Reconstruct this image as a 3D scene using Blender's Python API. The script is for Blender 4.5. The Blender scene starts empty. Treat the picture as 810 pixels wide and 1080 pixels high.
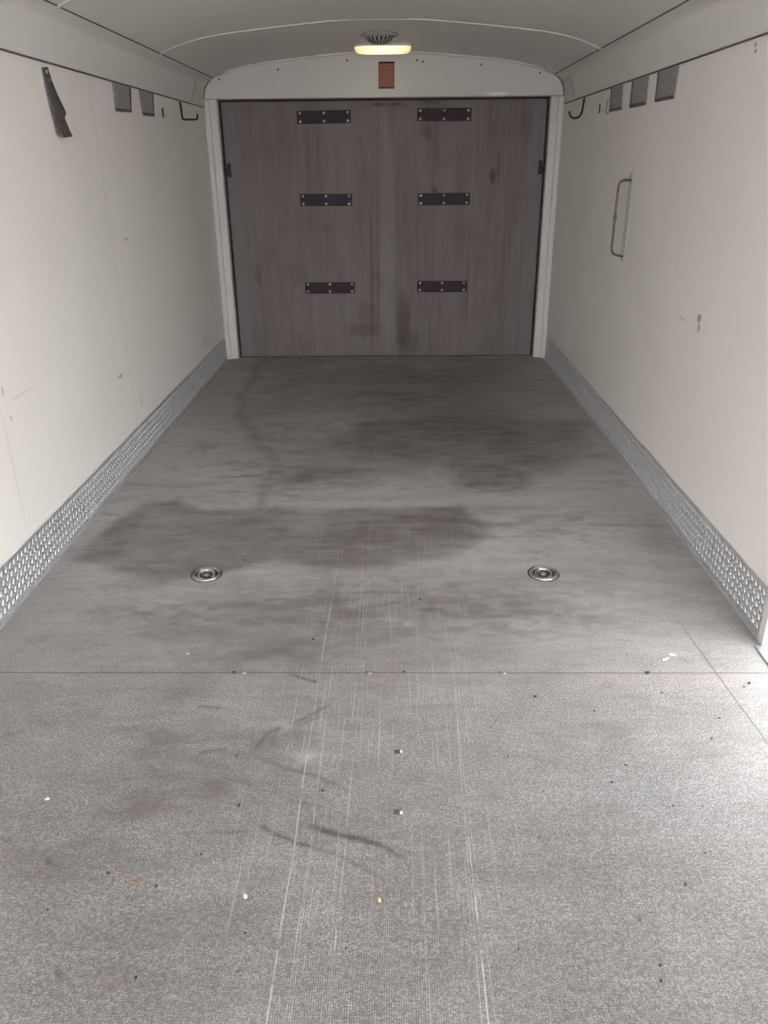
import bpy, bmesh, math, random
import numpy as np
from mathutils import Vector, Matrix

# ------------------------------------------------------------------ camera, sky, exposure
scn = bpy.context.scene
COL = scn.collection
cam_d = bpy.data.cameras.new('camera')
cam = bpy.data.objects.new('camera', cam_d)
COL.objects.link(cam)
cam_d.sensor_fit = 'HORIZONTAL'
cam_d.sensor_width = 36.0
cam_d.lens = 820.923 / 810 * 36
cam_d.clip_start = 0.02
_R = Vector((0.99987854, 0.01300336, -0.00859217))
_U = Vector((0.0025091, 0.40979773, 0.91217297))
_F = Vector((-0.01538237, 0.91208373, -0.40971533))
cam.matrix_world = Matrix(((_R.x, _U.x, -_F.x, 0.07795), (_R.y, _U.y, -_F.y, 0.0),
                           (_R.z, _U.z, -_F.z, 1.37724), (0, 0, 0, 1)))
scn.camera = cam

world = bpy.data.worlds.new('sky'); scn.world = world
world.use_nodes = True
wn = world.node_tree.nodes
bg = wn['Background']
bg.inputs['Color'].default_value = (0.97, 0.985, 1.0, 1)
bg.inputs['Strength'].default_value = 1.0

scn.view_settings.view_transform = 'Standard'
scn.view_settings.look = 'None'
scn.view_settings.gamma = 1.0
scn.view_settings.use_curve_mapping = False
scn.view_settings.exposure = 3.2
scn.cycles.max_bounces = 14
scn.cycles.diffuse_bounces = 10

# ------------------------------------------------------------------ trailer dimensions
HW = 1.22          # half width between the wall linings
Y0 = -1.1          # rear opening
D = 6.025          # face of the end door panel
ZC = 1.731         # lower edge of the cove
KH = 0.1775        # kick plate height
DY0, DY1, DZ = 1.30, 2.07, 1.70   # side door opening in the right wall

rnd = random.Random(4)

# ------------------------------------------------------------------ node helpers
class NT:
    def __init__(s, name):
        s.m = bpy.data.materials.new(name); s.m.use_nodes = True
        s.t = s.m.node_tree; s.n = s.t.nodes; s.b = s.n['Principled BSDF']
        s.tc = s.n.new('ShaderNodeTexCoord')
    def L(s, a, b): s.t.links.new(a, b)
    def put(s, sock, v):
        if hasattr(v, 'links'): s.L(v, sock)
        else: sock.default_value = v
    def math(s, op, a, b=0.0, c=0.0, clamp=False):
        n = s.n.new('ShaderNodeMath'); n.operation = op; n.use_clamp = clamp
        s.put(n.inputs[0], a); s.put(n.inputs[1], b); s.put(n.inputs[2], c)
        return n.outputs[0]
    def mapping(s, scale=(1, 1, 1), rot=(0, 0, 0), loc=(0, 0, 0)):
        n = s.n.new('ShaderNodeMapping'); s.L(s.tc.outputs['Object'], n.inputs['Vector'])
        n.inputs['Scale'].default_value = scale; n.inputs['Rotation'].default_value = rot
        n.inputs['Location'].default_value = loc
        return n.outputs[0]
    def noise(s, scale, detail=4, rough=0.55, vec=None, dist=0.0):
        n = s.n.new('ShaderNodeTexNoise')
        s.L(vec if vec is not None else s.tc.outputs['Object'], n.inputs['Vector'])
        n.inputs['Scale'].default_value = scale; n.inputs['Detail'].default_value = detail
        n.inputs['Roughness'].default_value = rough; n.inputs['Distortion'].default_value = dist
        return n.outputs['Fac']
    def ramp(s, v, lo, hi, a=0.0, b=1.0, smooth=True):
        n = s.n.new('ShaderNodeMapRange')
        if smooth: n.interpolation_type = 'SMOOTHSTEP'
        s.put(n.inputs['Value'], v)
        n.inputs['From Min'].default_value = lo; n.inputs['From Max'].default_value = hi
        n.inputs['To Min'].default_value = a; n.inputs['To Max'].default_value = b
        return n.outputs['Result']
    def mix(s, f, a, b):
        n = s.n.new('ShaderNodeMix'); n.data_type = 'RGBA'
        s.put(n.inputs[0], f)
        for sock, v in ((n.inputs[6], a), (n.inputs[7], b)):
            if hasattr(v, 'links'): s.L(v, sock)
            else: sock.default_value = (v[0], v[1], v[2], 1)
        return n.outputs[2]
    def bump(s, h, dist, strength=1.0):
        n = s.n.new('ShaderNodeBump'); s.L(h, n.inputs['Height'])
        n.inputs['Distance'].default_value = dist; n.inputs['Strength'].default_value = strength
        s.L(n.outputs[0], s.b.inputs['Normal'])
    def xyz(s):
        n = s.n.new('ShaderNodeSeparateXYZ'); s.L(s.tc.outputs['Object'], n.inputs[0])
        return n.outputs
    def blob(s, c, r, soft=0.5, warp=0.0):
        v = s.n.new('ShaderNodeVectorMath'); v.operation = 'SUBTRACT'
        s.L(s.tc.outputs['Object'], v.inputs[0]); v.inputs[1].default_value = c
        w = s.n.new('ShaderNodeVectorMath'); w.operation = 'MULTIPLY'
        s.L(v.outputs[0], w.inputs[0]); w.inputs[1].default_value = tuple(0 if q == 0 else 1 / q for q in r)
        l = s.n.new('ShaderNodeVectorMath'); l.operation = 'LENGTH'; s.L(w.outputs[0], l.inputs[0])
        d = l.outputs['Value']
        if warp:
            d = s.math('ADD', d, s.math('MULTIPLY', s.math('SUBTRACT', s.noise(40, 3), 0.5), warp))
        return s.ramp(d, 1 - soft, 1 + soft, 1, 0)

def simple(name, col, rough=0.6, metal=0.0, var=0.12, scale=18, bump=0.0, spec=None, noise_map=(1, 1, 1)):
    k = NT(name)
    nz = k.noise(scale, 4, 0.6, k.mapping(noise_map))
    dark = tuple(c * (1 - var) for c in col); light = tuple(min(1, c * (1 + var)) for c in col)
    k.L(k.mix(k.ramp(nz, 0.3, 0.7), dark, light), k.b.inputs['Base Color'])
    k.b.inputs['Roughness'].default_value = rough; k.b.inputs['Metallic'].default_value = metal
    if spec is not None: k.b.inputs['Specular IOR Level'].default_value = spec
    if bump: k.bump(nz, bump)
    return k.m

# ------------------------------------------------------------------ materials
def wall_material(name, col, marks, seam_y=(), spots=True):
    k = NT(name)
    c = k.mix(k.ramp(k.noise(1.3, 3), 0.3, 0.7), tuple(v * 0.97 for v in col), tuple(v * 1.02 for v in col))
    fine = k.noise(3.0, 5, 0.6, k.mapping((60, 60, 1.5)))
    c = k.mix(k.ramp(fine, 0.5, 0.8, 0, 0.06), c, (0.45, 0.42, 0.39))
    if spots:
        sp = k.ramp(k.noise(9, 6, 0.75), 0.66, 0.76, 0, 0.22)
        c = k.mix(sp, c, (0.45, 0.40, 0.35))
    for (p, r, a, w, mc) in marks:
        c = k.mix(k.math('MULTIPLY', k.blob(p, r, 0.4, w), a), c, mc)
    o = k.xyz()
    for y in seam_y:
        d = k.math('ABSOLUTE', k.math('SUBTRACT', o[1], y))
        c = k.mix(k.ramp(d, 0.0015, 0.006, 0.28, 0), c, (0.40, 0.37, 0.34))
    k.L(c, k.b.inputs['Base Color'])
    k.b.inputs['Roughness'].default_value = 0.55
    k.b.inputs['Specular IOR Level'].default_value = 0.35
    k.bump(k.noise(2.2, 3, 0.5), 0.004, 0.6)
    return k.m

WHITE = (0.80, 0.765, 0.735)
GR = (0.24, 0.21, 0.19)
M_wall_l = wall_material('white_lining_left', WHITE, [
    ((-HW, 3.594, 0.467), (0.05, 0.030, 0.008), 0.7, 1.4, GR),
    ((-HW, 3.84, 0.281), (0.05, 0.012, 0.02), 0.35, 1.0, GR),
    ((-HW, 2.493, 0.70), (0.05, 0.008, 0.018), 0.35, 1.0, GR),
    ((-HW, 2.51, 0.60), (0.05, 0.008, 0.012), 0.3, 0.8, GR),
    ((-HW, 2.455, 0.43), (0.05, 0.009, 0.19), 0.22, 0.7, (0.56, 0.50, 0.44)),
    ((-HW, 2.62, 0.655), (0.05, 0.09, 0.005), 0.15, 0.7, GR),
    ((-HW, 3.95, 1.05), (0.05, 0.04, 0.007), 0.3, 1.2, GR),
    ((-HW, 5.30, 0.27), (0.05, 0.08, 0.03), 0.2, 1.2, GR)], (3.74,))
M_wall_r = wall_material('white_lining_right', WHITE, [
    ((HW, 2.985, 0.832), (0.05, 0.020, 0.014), 0.85, 1.3, GR),
    ((HW, 2.975, 0.80), (0.05, 0.012, 0.018), 0.7, 1.2, GR),
    ((HW, 3.16, 0.80), (0.05, 0.05, 0.006), 0.25, 1.5, GR),
    ((HW, 2.869, 1.707), (0.05, 0.010, 0.006), 0.8, 0.5, GR),
    ((HW, 2.861, 1.689), (0.05, 0.010, 0.006), 0.8, 0.5, GR),
    ((HW, 3.55, 0.62), (0.05, 0.03, 0.02), 0.08, 1.5, GR)], ())
M_ceil = wall_material('white_ceiling_panel', (0.67, 0.65, 0.62), [], (), False)
M_cove = wall_material('white_cove_panel', (0.68, 0.66, 0.635), [], (), False)
M_head = wall_material('pale_grey_header_paint', (0.545, 0.54, 0.515), [
    ((0.77, 5.93, 1.79), (0.07, 0.1, 0.012), 0.6, 0.5, (0.93, 0.92, 0.9))], (), False)  # pale blob paints in a bright reflection on the lower edge
M_jamb = simple('white_jamb_paint', (0.57, 0.555, 0.53), 0.45, 0, 0.04, 6)
M_alu = simple('aluminium', (0.62, 0.63, 0.64), 0.38, 0.9, 0.1, 30)
M_tread = simple('tread_aluminium', (0.66, 0.665, 0.685), 0.42, 0.75, 0.06, 22)
M_chrome = simple('zinc_steel', (0.62, 0.60, 0.57), 0.28, 1.0, 0.2, 60)
M_zincb = simple('worn_zinc', (0.46, 0.45, 0.43), 0.32, 0.95, 0.3, 120)
M_zinc = simple('dull_zinc', (0.34, 0.33, 0.31), 0.45, 0.9, 0.25, 200)
M_darksteel = simple('tarnished_steel', (0.11, 0.10, 0.095), 0.45, 0.8, 0.3, 60)
M_black = simple('black_enamel', (0.028, 0.018, 0.024), 0.75, 0, 0.3, 30)
M_bolt = simple('bolt_steel', (0.55, 0.52, 0.48), 0.35, 0.9, 0.2, 90)
M_rubber = simple('black_rubber', (0.02, 0.018, 0.018), 0.6, 0, 0.2, 50)
M_gap = simple('dark_seal', (0.015, 0.013, 0.013), 0.8, 0, 0.2, 40)
M_flap = simple('grey_fabric', (0.29, 0.28, 0.28), 0.85, 0, 0.18, 40, 0.001, 0.2, (1, 1, 4))
M_flapd = simple('dark_grey_fabric_edge_and_shade', (0.11, 0.105, 0.105), 0.9, 0, 0.2, 40)
M_strap = simple('charcoal_webbing', (0.09, 0.08, 0.085), 0.85, 0, 0.3, 60, 0.001, 0.2, (1, 5, 1))
M_ground = simple('concrete_yard', (0.42, 0.40, 0.38), 0.9, 0, 0.15, 2)
M_vent = simple('grey_vent_plastic', (0.36, 0.36, 0.35), 0.5, 0, 0.1, 40)
M_ventdark = simple('dark_vent_slots', (0.04, 0.045, 0.04), 0.7, 0, 0.2, 40)
M_grit = simple('dark_grit', (0.035, 0.03, 0.028), 0.6, 0, 0.3, 300)
M_greygrit = simple('grey_brown_grit', (0.14, 0.12, 0.105), 0.8, 0, 0.3, 300)
M_chip = simple('pale_chip', (0.60, 0.57, 0.52), 0.7, 0, 0.2, 300)
M_leaf = simple('dry_leaf', (0.20, 0.13, 0.075), 0.8, 0, 0.4, 200)
M_exterior = simple('trailer_outer_skin', (0.5, 0.5, 0.5), 0.5, 0.3, 0.05, 4)

# red reflector with fine horizontal ribs
k = NT('red_reflector_plastic')
o = k.xyz()
rib = k.math('SINE', k.math('MULTIPLY', o[2], 420))
k.L(k.mix(k.ramp(rib, -1, 1), (0.20, 0.055, 0.035), (0.34, 0.105, 0.07)), k.b.inputs['Base Color'])
k.b.inputs['Roughness'].default_value = 0.35
k.bump(rib, 0.001)
M_red = k.m

# lit lens
k = NT('lit_warm_lens')
o = k.xyz()
hot = k.ramp(k.math('ABSOLUTE', o[0]), 0.02, 0.18, 1.0, 0.55)
k.b.inputs['Base Color'].default_value = (0.8, 0.7, 0.5, 1)
k.L(k.mix(hot, (1.0, 0.56, 0.22), (1.0, 0.80, 0.46)), k.b.inputs['Emission Color'])
k.L(k.math('MULTIPLY', hot, 0.17), k.b.inputs['Emission Strength'])
M_lens = k.m

# plywood end door
k = NT('weathered_grey_brown_plywood')
grain = k.noise(1.0, 6, 0.65, k.mapping((38, 1, 1.6)), 0.6)
broad = k.noise(1.0, 4, 0.6, k.mapping((5, 1, 0.7)), 0.3)
blot = k.noise(3.2, 5, 0.6)
c = k.mix(k.ramp(grain, 0.32, 0.68), (0.125, 0.104, 0.101), (0.165, 0.140, 0.136))
c = k.mix(k.ramp(broad, 0.35, 0.65, 0.0, 0.45), c, (0.20, 0.175, 0.168))
c = k.mix(k.ramp(blot, 0.52, 0.72, 0, 0.35), c, (0.085, 0.068, 0.064))
o = k.xyz()
# dark grain streaks and stains in the middle, paler rubbed stripe beside them
for (p, r, a, w, mc) in [
    ((-0.10, D, 0.55), (0.012, 1, 0.55), 0.35, 0.8, (0.05, 0.035, 0.032)),
    ((-0.05, D, 0.60), (0.006, 1, 0.50), 0.4, 0.8, (0.05, 0.035, 0.032)),
    ((-0.42, D, 0.95), (0.05, 1, 0.03), 0.3, 1.2, (0.06, 0.045, 0.042)),
    ((-0.16, D, 0.20), (0.12, 1, 0.05), 0.35, 1.4, (0.05, 0.035, 0.033)),
    ((0.135, D, 0.26), (0.05, 1, 0.20), 0.5, 1.4, (0.04, 0.028, 0.027)),
    ((0.17, D, 0.10), (0.09, 1, 0.10), 0.4, 1.4, (0.04, 0.028, 0.027)),
    ((0.77, D, 1.28), (0.02, 1, 0.05), 0.7, 1.8, (0.04, 0.03, 0.03)),
    ((0.81, D, 1.36), (0.015, 1, 0.12), 0.4, 1.8, (0.05, 0.04, 0.04)),
    ((0.36, D, 1.19), (0.02, 1, 0.03), 0.5, 1.2, (0.04, 0.03, 0.03)),
    ((0.33, D, 1.78), (0.09, 1, 0.04), 0.5, 0.8, (0.06, 0.05, 0.05)),
    ((0.30, D, 1.56), (0.03, 1, 0.04), 0.45, 1.4, (0.05, 0.04, 0.04)),
    ((-0.02, D, 1.74), (0.05, 1, 0.012), 0.6, 1.6, (0.04, 0.03, 0.03)),
    ((0.08, D, 1.742), (0.05, 1, 0.010), 0.5, 1.6, (0.04, 0.03, 0.03)),
    ((0.62, D, 0.55), (0.006, 1, 0.35), 0.4, 0.8, (0.06, 0.045, 0.045)),
    ((0.88, D, 0.50), (0.004, 1, 0.45), 0.4, 0.8, (0.06, 0.045, 0.045)),
    ((-0.95, D, 0.60), (0.02, 1, 0.06), 0.35, 1.6, (0.05, 0.04, 0.04)),
    ((0.02, D, 0.9), (0.05, 1, 0.9), 0.30, 0.6, (0.26, 0.235, 0.23)),
]:
    c = k.mix(k.math('MULTIPLY', k.blob(p, r, 0.5, w), a), c, mc)
edge = k.ramp(k.math('ABSOLUTE', o[0]), 1.02, 1.03, 0, 0.55)
c = k.mix(edge, c, (0.165, 0.165, 0.172))
k.L(c, k.b.inputs['Base Color'])
k.b.inputs['Roughness'].default_value = 0.62
k.b.inputs['Specular IOR Level'].default_value = 0.3
k.bump(grain, 0.002, 0.6)
M_ply = k.m

# floor sheet: woven grey vinyl, dirt in the mesh attributes 'stain', 'scuff', 'chalk'
k = NT('woven_grey_floor')
def attr(n):
    a = k.n.new('ShaderNodeAttribute'); a.attribute_name = n; return a.outputs['Fac']
o = k.xyz()
broad = k.noise(1.6, 5, 0.6)
c = k.mix(k.ramp(broad, 0.3, 0.7), (0.380, 0.366, 0.356), (0.450, 0.438, 0.432))
c = k.mix(k.ramp(k.noise(2.4, 3, 0.5, k.mapping((1, 1, 1), (0, 0, 0), (5, 3, 0))), 0.55, 0.75, 0, 0.35), c, (0.35, 0.375, 0.40))
streak = k.noise(1.0, 5, 0.65, k.mapping((2.2, 9, 1)), 0.8)
c = k.mix(k.ramp(streak, 0.50, 0.74, 0, 0.42), c, (0.20, 0.180, 0.165))
bl = k.noise(5.5, 5, 0.7, k.mapping((1, 1.7, 1)), 0.5)
c = k.mix(k.ramp(bl, 0.52, 0.68, 0, 0.42), c, (0.17, 0.155, 0.145))
mott = k.noise(30, 5, 0.7)
c = k.mix(k.ramp(mott, 0.50, 0.75, 0, 0.40), c, (0.19, 0.175, 0.165))
grit = k.noise(130, 3, 0.7)
c = k.mix(k.ramp(grit, 0.60, 0.72, 0, 0.5), c, (0.11, 0.10, 0.092))
c = k.mix(k.ramp(k.noise(210, 2, 0.6), 0.60, 0.70, 0, 0.5), c, (0.66, 0.65, 0.63))
near_dark = k.math('ADD', k.ramp(o[1], 1.5, 3.3, 1.0, 0.0), k.math('MULTIPLY', k.math('SUBTRACT', k.noise(1.8, 4), 0.5), 0.5))  # darkens the floor towards the near end, broken up by noise
tg = k.ramp(k.noise(190, 4, 0.8), 0.36, 0.60, 0.15, 1.0)
c = k.mix(k.math('MULTIPLY', k.math('MULTIPLY', near_dark, tg), 0.84, clamp=True), c, (0.108, 0.100, 0.096))
nr = k.math('MULTIPLY', k.ramp(o[1], 0.9, 2.1, 1.0, 0.0), k.ramp(k.noise(2.6, 5, 0.65), 0.35, 0.65, 0.55, 1.0))
c = k.mix(k.math('MULTIPLY', nr, k.ramp(k.noise(95, 4, 0.75), 0.38, 0.60, 0.35, 1.0)), c, (0.110, 0.104, 0.102))
# weave
P = 0.0062
wb = k.math('MULTIPLY', k.math('SUBTRACT', k.noise(70, 3, 0.7), 0.5), 14.0)
s1 = k.math('SINE', k.math('ADD', wb, k.math('MULTIPLY', k.math('ADD', o[0], o[1]), 2 * math.pi / P / 1.414)))
s2 = k.math('SINE', k.math('ADD', k.math('MULTIPLY', wb, -0.8), k.math('MULTIPLY', k.math('SUBTRACT', o[0], o[1]), 2 * math.pi / P / 1.414)))
weave = k.math('MULTIPLY', s1, s2)
near = k.ramp(o[1], 1.2, 3.4, 1.0, 0.0)
wz = k.math('MULTIPLY', k.ramp(weave, -0.2, 0.9), k.math('MULTIPLY', near, k.ramp(k.noise(7, 5, 0.7), 0.38, 0.62, 0.15, 0.95)))
c = k.mix(k.math('MULTIPLY', wz, 0.85), c, (0.085, 0.078, 0.074))
wl = k.math('MULTIPLY', k.ramp(weave, -0.25, -0.8), k.math('MULTIPLY', near, k.ramp(k.noise(60, 3), 0.42, 0.6, 0.1, 0.6)))
c = k.mix(wl, c, (0.52, 0.515, 0.515))
c = k.mix(k.math('MULTIPLY', attr('stain'), 1.0, clamp=True), c, (0.102, 0.083, 0.076))
c = k.mix(k.math('MULTIPLY', attr('scuff'), 1.0, clamp=True), c, (0.07, 0.062, 0.058))
c = k.mix(k.math('MULTIPLY', attr('chalk'), 1.0, clamp=True), c, (0.60, 0.585, 0.57))
# rust tint along the joint, joint line itself
dj = k.math('ABSOLUTE', k.math('SUBTRACT', o[1], k.math('ADD', 1.905, k.math('MULTIPLY', k.math('SUBTRACT', k.noise(8, 2), 0.5), 0.006))))
c = k.mix(k.math('MULTIPLY', k.ramp(dj, 0.0, 0.02, 1, 0), k.ramp(k.noise(4, 3), 0.5, 0.65, 0, 0.22)), c, (0.25, 0.15, 0.12))
c = k.mix(k.ramp(dj, 0.0012, 0.0042, 0.75, 0), c, (0.10, 0.075, 0.07))
# pale drag scratches running along the trailer
for (x, sl, y1, y2, w, a) in [(-0.155, 0.004, 0.6, 2.9, 0.0016, 0.75), (-0.065, 0.022, 0.6, 2.0, 0.0014, 0.6),
        (0.235, 0.003, 0.6, 1.5, 0.0018, 0.8), (0.208, 0.02, 0.7, 2.1, 0.0013, 0.5), (0.075, 0.033, 1.6, 3.2, 0.0013, 0.45),
        (-0.012, -0.004, 1.7, 4.9, 0.0020, 0.25), (-0.018, -0.012, 1.9, 3.0, 0.0014, 0.5), (-0.13, 0.012, 0.6, 1.9, 0.0011, 0.6),
        (-0.105, -0.006, 0.7, 1.5, 0.0011, 0.5), (0.26, -0.01, 0.7, 2.4, 0.0011, 0.4), (-0.22, 0.01, 1.1, 2.4, 0.0010, 0.4),
        (0.30, -0.02, 1.5, 2.6, 0.0010, 0.35), (0.12, 0.01, 0.7, 1.6, 0.0010, 0.35), (-0.39, 0.05, 0.7, 1.2, 0.0010, 0.3)]:
    line = k.math('ADD', x, k.math('MULTIPLY', o[1], sl))
    wob = k.math('MULTIPLY', k.math('SUBTRACT', k.noise(1.5, 1), 0.5), 0.02)
    d = k.math('ABSOLUTE', k.math('SUBTRACT', k.math('SUBTRACT', o[0], line), wob))
    m = k.math('MULTIPLY', k.ramp(d, w * 0.4, w * 1.3, a * 0.62, 0), k.ramp(o[1], y1, y1 + 0.15))
    m = k.math('MULTIPLY', m, k.ramp(o[1], y2, y2 - 0.4, 1, 0) if False else k.math('SUBTRACT', 1, k.ramp(o[1], y2 - 0.4, y2)))
    m = k.math('MULTIPLY', m, k.ramp(k.noise(9, 4, 0.65), 0.40, 0.58, 0.08, 1))
    c = k.mix(m, c, (0.56, 0.55, 0.54))
fs = k.noise(1.0, 3, 0.6, k.mapping((260, 2.0, 1)))
fm = k.math('MULTIPLY', k.ramp(fs, 0.60, 0.71, 0, 0.48), k.ramp(k.math('ABSOLUTE', k.math('SUBTRACT', o[0], 0.05)), 0.15, 0.5, 1, 0))
fm = k.math('MULTIPLY', fm, k.ramp(o[1], 2.2, 4.6, 1, 0.25))
c = k.mix(fm, c, (0.52, 0.51, 0.50))
# dark straight score line near the side door
dsc = k.math('ABSOLUTE', k.math('SUBTRACT', k.math('SUBTRACT', o[0], 1.036), k.math('MULTIPLY', k.math('SUBTRACT', o[1], 1.60), -0.06)))
c = k.mix(k.math('MULTIPLY', k.ramp(dsc, 0.0012, 0.0035, 0.8, 0), k.math('SUBTRACT', 1, k.ramp(o[1], 2.0, 2.3))), c, (0.10, 0.09, 0.085))
k.L(c, k.b.inputs['Base Color'])
k.L(k.ramp(k.math('ADD', k.math('MULTIPLY', mott, 0.5), k.math('MULTIPLY', broad, 0.5)), 0.3, 0.7, 0.48, 0.62), k.b.inputs['Roughness'])
k.b.inputs['Specular IOR Level'].default_value = 0.45
hh = k.math('SUBTRACT', k.math('MULTIPLY', grit, 0.5), k.math('MULTIPLY', wz, 0.5))
k.bump(hh, 0.0018, 0.7)
M_floor = k.m

# ------------------------------------------------------------------ object helpers
def tag(o, label=None, cat=None, group=None, kind=None):
    if label: o['label'] = label
    if cat: o['category'] = cat
    if group: o['group'] = group
    if kind: o['kind'] = kind
    return o

def link(name, me, mat, parent=None, smooth=False):
    o = bpy.data.objects.new(name, me); COL.objects.link(o)
    if mat is not None:
        if isinstance(mat, (list, tuple)):
            for m in mat: me.materials.append(m)
        else: me.materials.append(mat)
    if parent is not None: o.parent = parent
    if smooth:
        for p in me.polygons: p.use_smooth = True
    return o

def from_bm(name, bm, mat, parent=None, smooth=False, bevel=0.0, seg=2):
    bmesh.ops.recalc_face_normals(bm, faces=bm.faces)
    me = bpy.data.meshes.new(name); bm.to_mesh(me); bm.free()
    o = link(name, me, mat, parent, smooth)
    if bevel:
        b = o.modifiers.new('bevel', 'BEVEL'); b.width = bevel; b.segments = seg; b.limit_method = 'ANGLE'
    return o

def empty(name, loc):
    o = bpy.data.objects.new(name, None); COL.objects.link(o); o.location = loc
    o.empty_display_size = 0.05
    return o

def add_box(bm, a, b):
    v = [bm.verts.new((x, y, z)) for x in (a[0], b[0]) for y in (a[1], b[1]) for z in (a[2], b[2])]
    for f in ((0, 1, 3, 2), (4, 6, 7, 5), (0, 4, 5, 1), (2, 3, 7, 6), (0, 2, 6, 4), (1, 5, 7, 3)):
        bm.faces.new([v[i] for i in f])

def add_prism(bm, prof, y0, y1, axis='y'):
    """closed profile of (x,z) points extruded along y"""
    A = [bm.verts.new((p[0], y0, p[1])) for p in prof]
    B = [bm.verts.new((p[0], y1, p[1])) for p in prof]
    n = len(prof)
    for i in range(n):
        j = (i + 1) % n
        bm.faces.new((A[i], A[j], B[j], B[i]))
    bm.faces.new(A); bm.faces.new(B[::-1])

def add_tube(bm, pts, r, seg=10, cap=True):
    pts = [Vector(p) for p in pts]
    rings = []
    up = Vector((0.123, 0.97, 0.2)).normalized()
    for i, p in enumerate(pts):
        t = (pts[min(i + 1, len(pts) - 1)] - pts[max(i - 1, 0)]).normalized()
        a = t.cross(up)
        if a.length < 1e-3: a = t.cross(Vector((1, 0, 0)))
        a.normalize(); b = t.cross(a)
        rr = r[i] if isinstance(r, (list, tuple)) else r
        rings.append([bm.verts.new(p + a * rr * math.cos(2 * math.pi * q / seg) + b * rr * math.sin(2 * math.pi * q / seg)) for q in range(seg)])
    for i in range(len(rings) - 1):
        for q in range(seg):
            bm.faces.new((rings[i][q], rings[i][(q + 1) % seg], rings[i + 1][(q + 1) % seg], rings[i + 1][q]))
    if cap:
        bm.faces.new(rings[0][::-1]); bm.faces.new(rings[-1])

def add_lathe(bm, prof, seg=40, M=None):
    """profile of (radius, height) about z; M transforms"""
    rings = []
    for (r, h) in prof:
        if r < 1e-6: rings.append([bm.verts.new((0, 0, h))])
        else: rings.append([bm.verts.new((r * math.cos(2 * math.pi * q / seg), r * math.sin(2 * math.pi * q / seg), h)) for q in range(seg)])
    for i in range(len(rings) - 1):
        A, B = rings[i], rings[i + 1]
        for q in range(seg):
            a0, a1 = A[q % len(A)], A[(q + 1) % len(A)]
            b0, b1 = B[q % len(B)], B[(q + 1) % len(B)]
            vs = []
            for v in (a0, a1, b1, b0):
                if v not in vs: vs.append(v)
            if len(vs) >= 3: bm.faces.new(vs)
    if M is not None: bmesh.ops.transform(bm, matrix=M, verts=[v for r in rings for v in r])

def smooth_path(pts, n=6):
    out = []
    P = [Vector(p) for p in pts]
    for i in range(len(P) - 1):
        p0, p1, p2, p3 = P[max(i - 1, 0)], P[i], P[i + 1], P[min(i + 2, len(P) - 1)]
        for t in np.linspace(0, 1, n, endpoint=False):
            t = float(t)
            out.append(0.5 * ((2 * p1) + (p2 - p0) * t + (2 * p0 - 5 * p1 + 4 * p2 - p3) * t * t + (3 * p1 - p0 - 3 * p2 + p3) * t ** 3))
    out.append(P[-1])
    return out

def copy_tree(o, parent=None):
    c = o.copy(); COL.objects.link(c)
    if parent is not None: c.parent = parent
    for ch in list(o.children): copy_tree(ch, c)
    return c

# ------------------------------------------------------------------ the setting
bm = bmesh.new(); add_box(bm, (-30, -30, -0.62), (30, 30, -0.5))
tag(from_bm('ground', bm, M_ground), kind='structure')

# floor as a fine sheet with wear painted into attributes by numpy, plus its slab
TIES = [(-0.619, 2.508), (0.617, 2.512), (-0.595, 5.935), (0.583, 5.908)]
xs = np.unique(np.round(np.concatenate([np.linspace(-HW, -0.78, 34), np.arange(-0.78, 0.80, 0.0065), np.linspace(0.80, HW, 38)]), 5))
ys = np.concatenate([np.linspace(Y0, 0.8, 50), np.arange(0.805, 2.1, 0.0055), np.arange(2.1, 3.6, 0.010), np.arange(3.61, 6.03, 0.016), [6.04]])
X, Y = np.meshgrid(xs, ys)
rng = np.random.default_rng(7)
def vnoise(x, y, sc, seed):
    g = np.random.default_rng(seed).random((64, 64))
    u = (x * sc) % 63; v = (y * sc) % 63
    i = np.floor(u).astype(int); j = np.floor(v).astype(int); a = u - i; b = v - j
    a = a * a * (3 - 2 * a); b = b * b * (3 - 2 * b)
    i2 = (i + 1) % 64; j2 = (j + 1) % 64
    return (g[j, i] * (1 - a) * (1 - b) + g[j, i2] * a * (1 - b) + g[j2, i] * (1 - a) * b + g[j2, i2] * a * b)
def fbm(x, y, sc, seed, o=4):
    t = 0; w = 0.5
    for q in range(o):
        t = t + w * vnoise(x + 10 + q * 3.1, y + 20 + q * 1.7, sc * 2 ** q, seed + q); w *= 0.5
    return t / (1 - 0.5 ** o)
WX = X + (fbm(X, Y, 5, 11, 6) - 0.5) * 0.11; WY = Y + (fbm(X, Y, 5, 21, 6) - 0.5) * 0.11
def seg_d(px, py, a, b):
    ax, ay = a; bx, by = b
    dx, dy = bx - ax, by - ay
    t = np.clip(((px - ax) * dx + (py - ay) * dy) / (dx * dx + dy * dy + 1e-12), 0, 1)
    return np.hypot(px - ax - t * dx, py - ay - t * dy), t
def poly(pts, soft, px=None, py=None):
    px = WX if px is None else px; py = WY if py is None else py
    d = np.full(X.shape, 9.0); ins = np.zeros(X.shape, bool)
    for i in range(len(pts)):
        a, b = pts[i], pts[(i + 1) % len(pts)]
        d = np.minimum(d, seg_d(px, py, a, b)[0])
        c = ((a[1] > py) != (b[1] > py)) & (px < (b[0] - a[0]) * (py - a[1]) / (b[1] - a[1] + 1e-12) + a[0])
        ins ^= c
    sd = np.where(ins, d, -d)
    t = np.clip(sd / soft * 0.5 + 0.5, 0, 1)
    return t * t * (3 - 2 * t)
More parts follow.
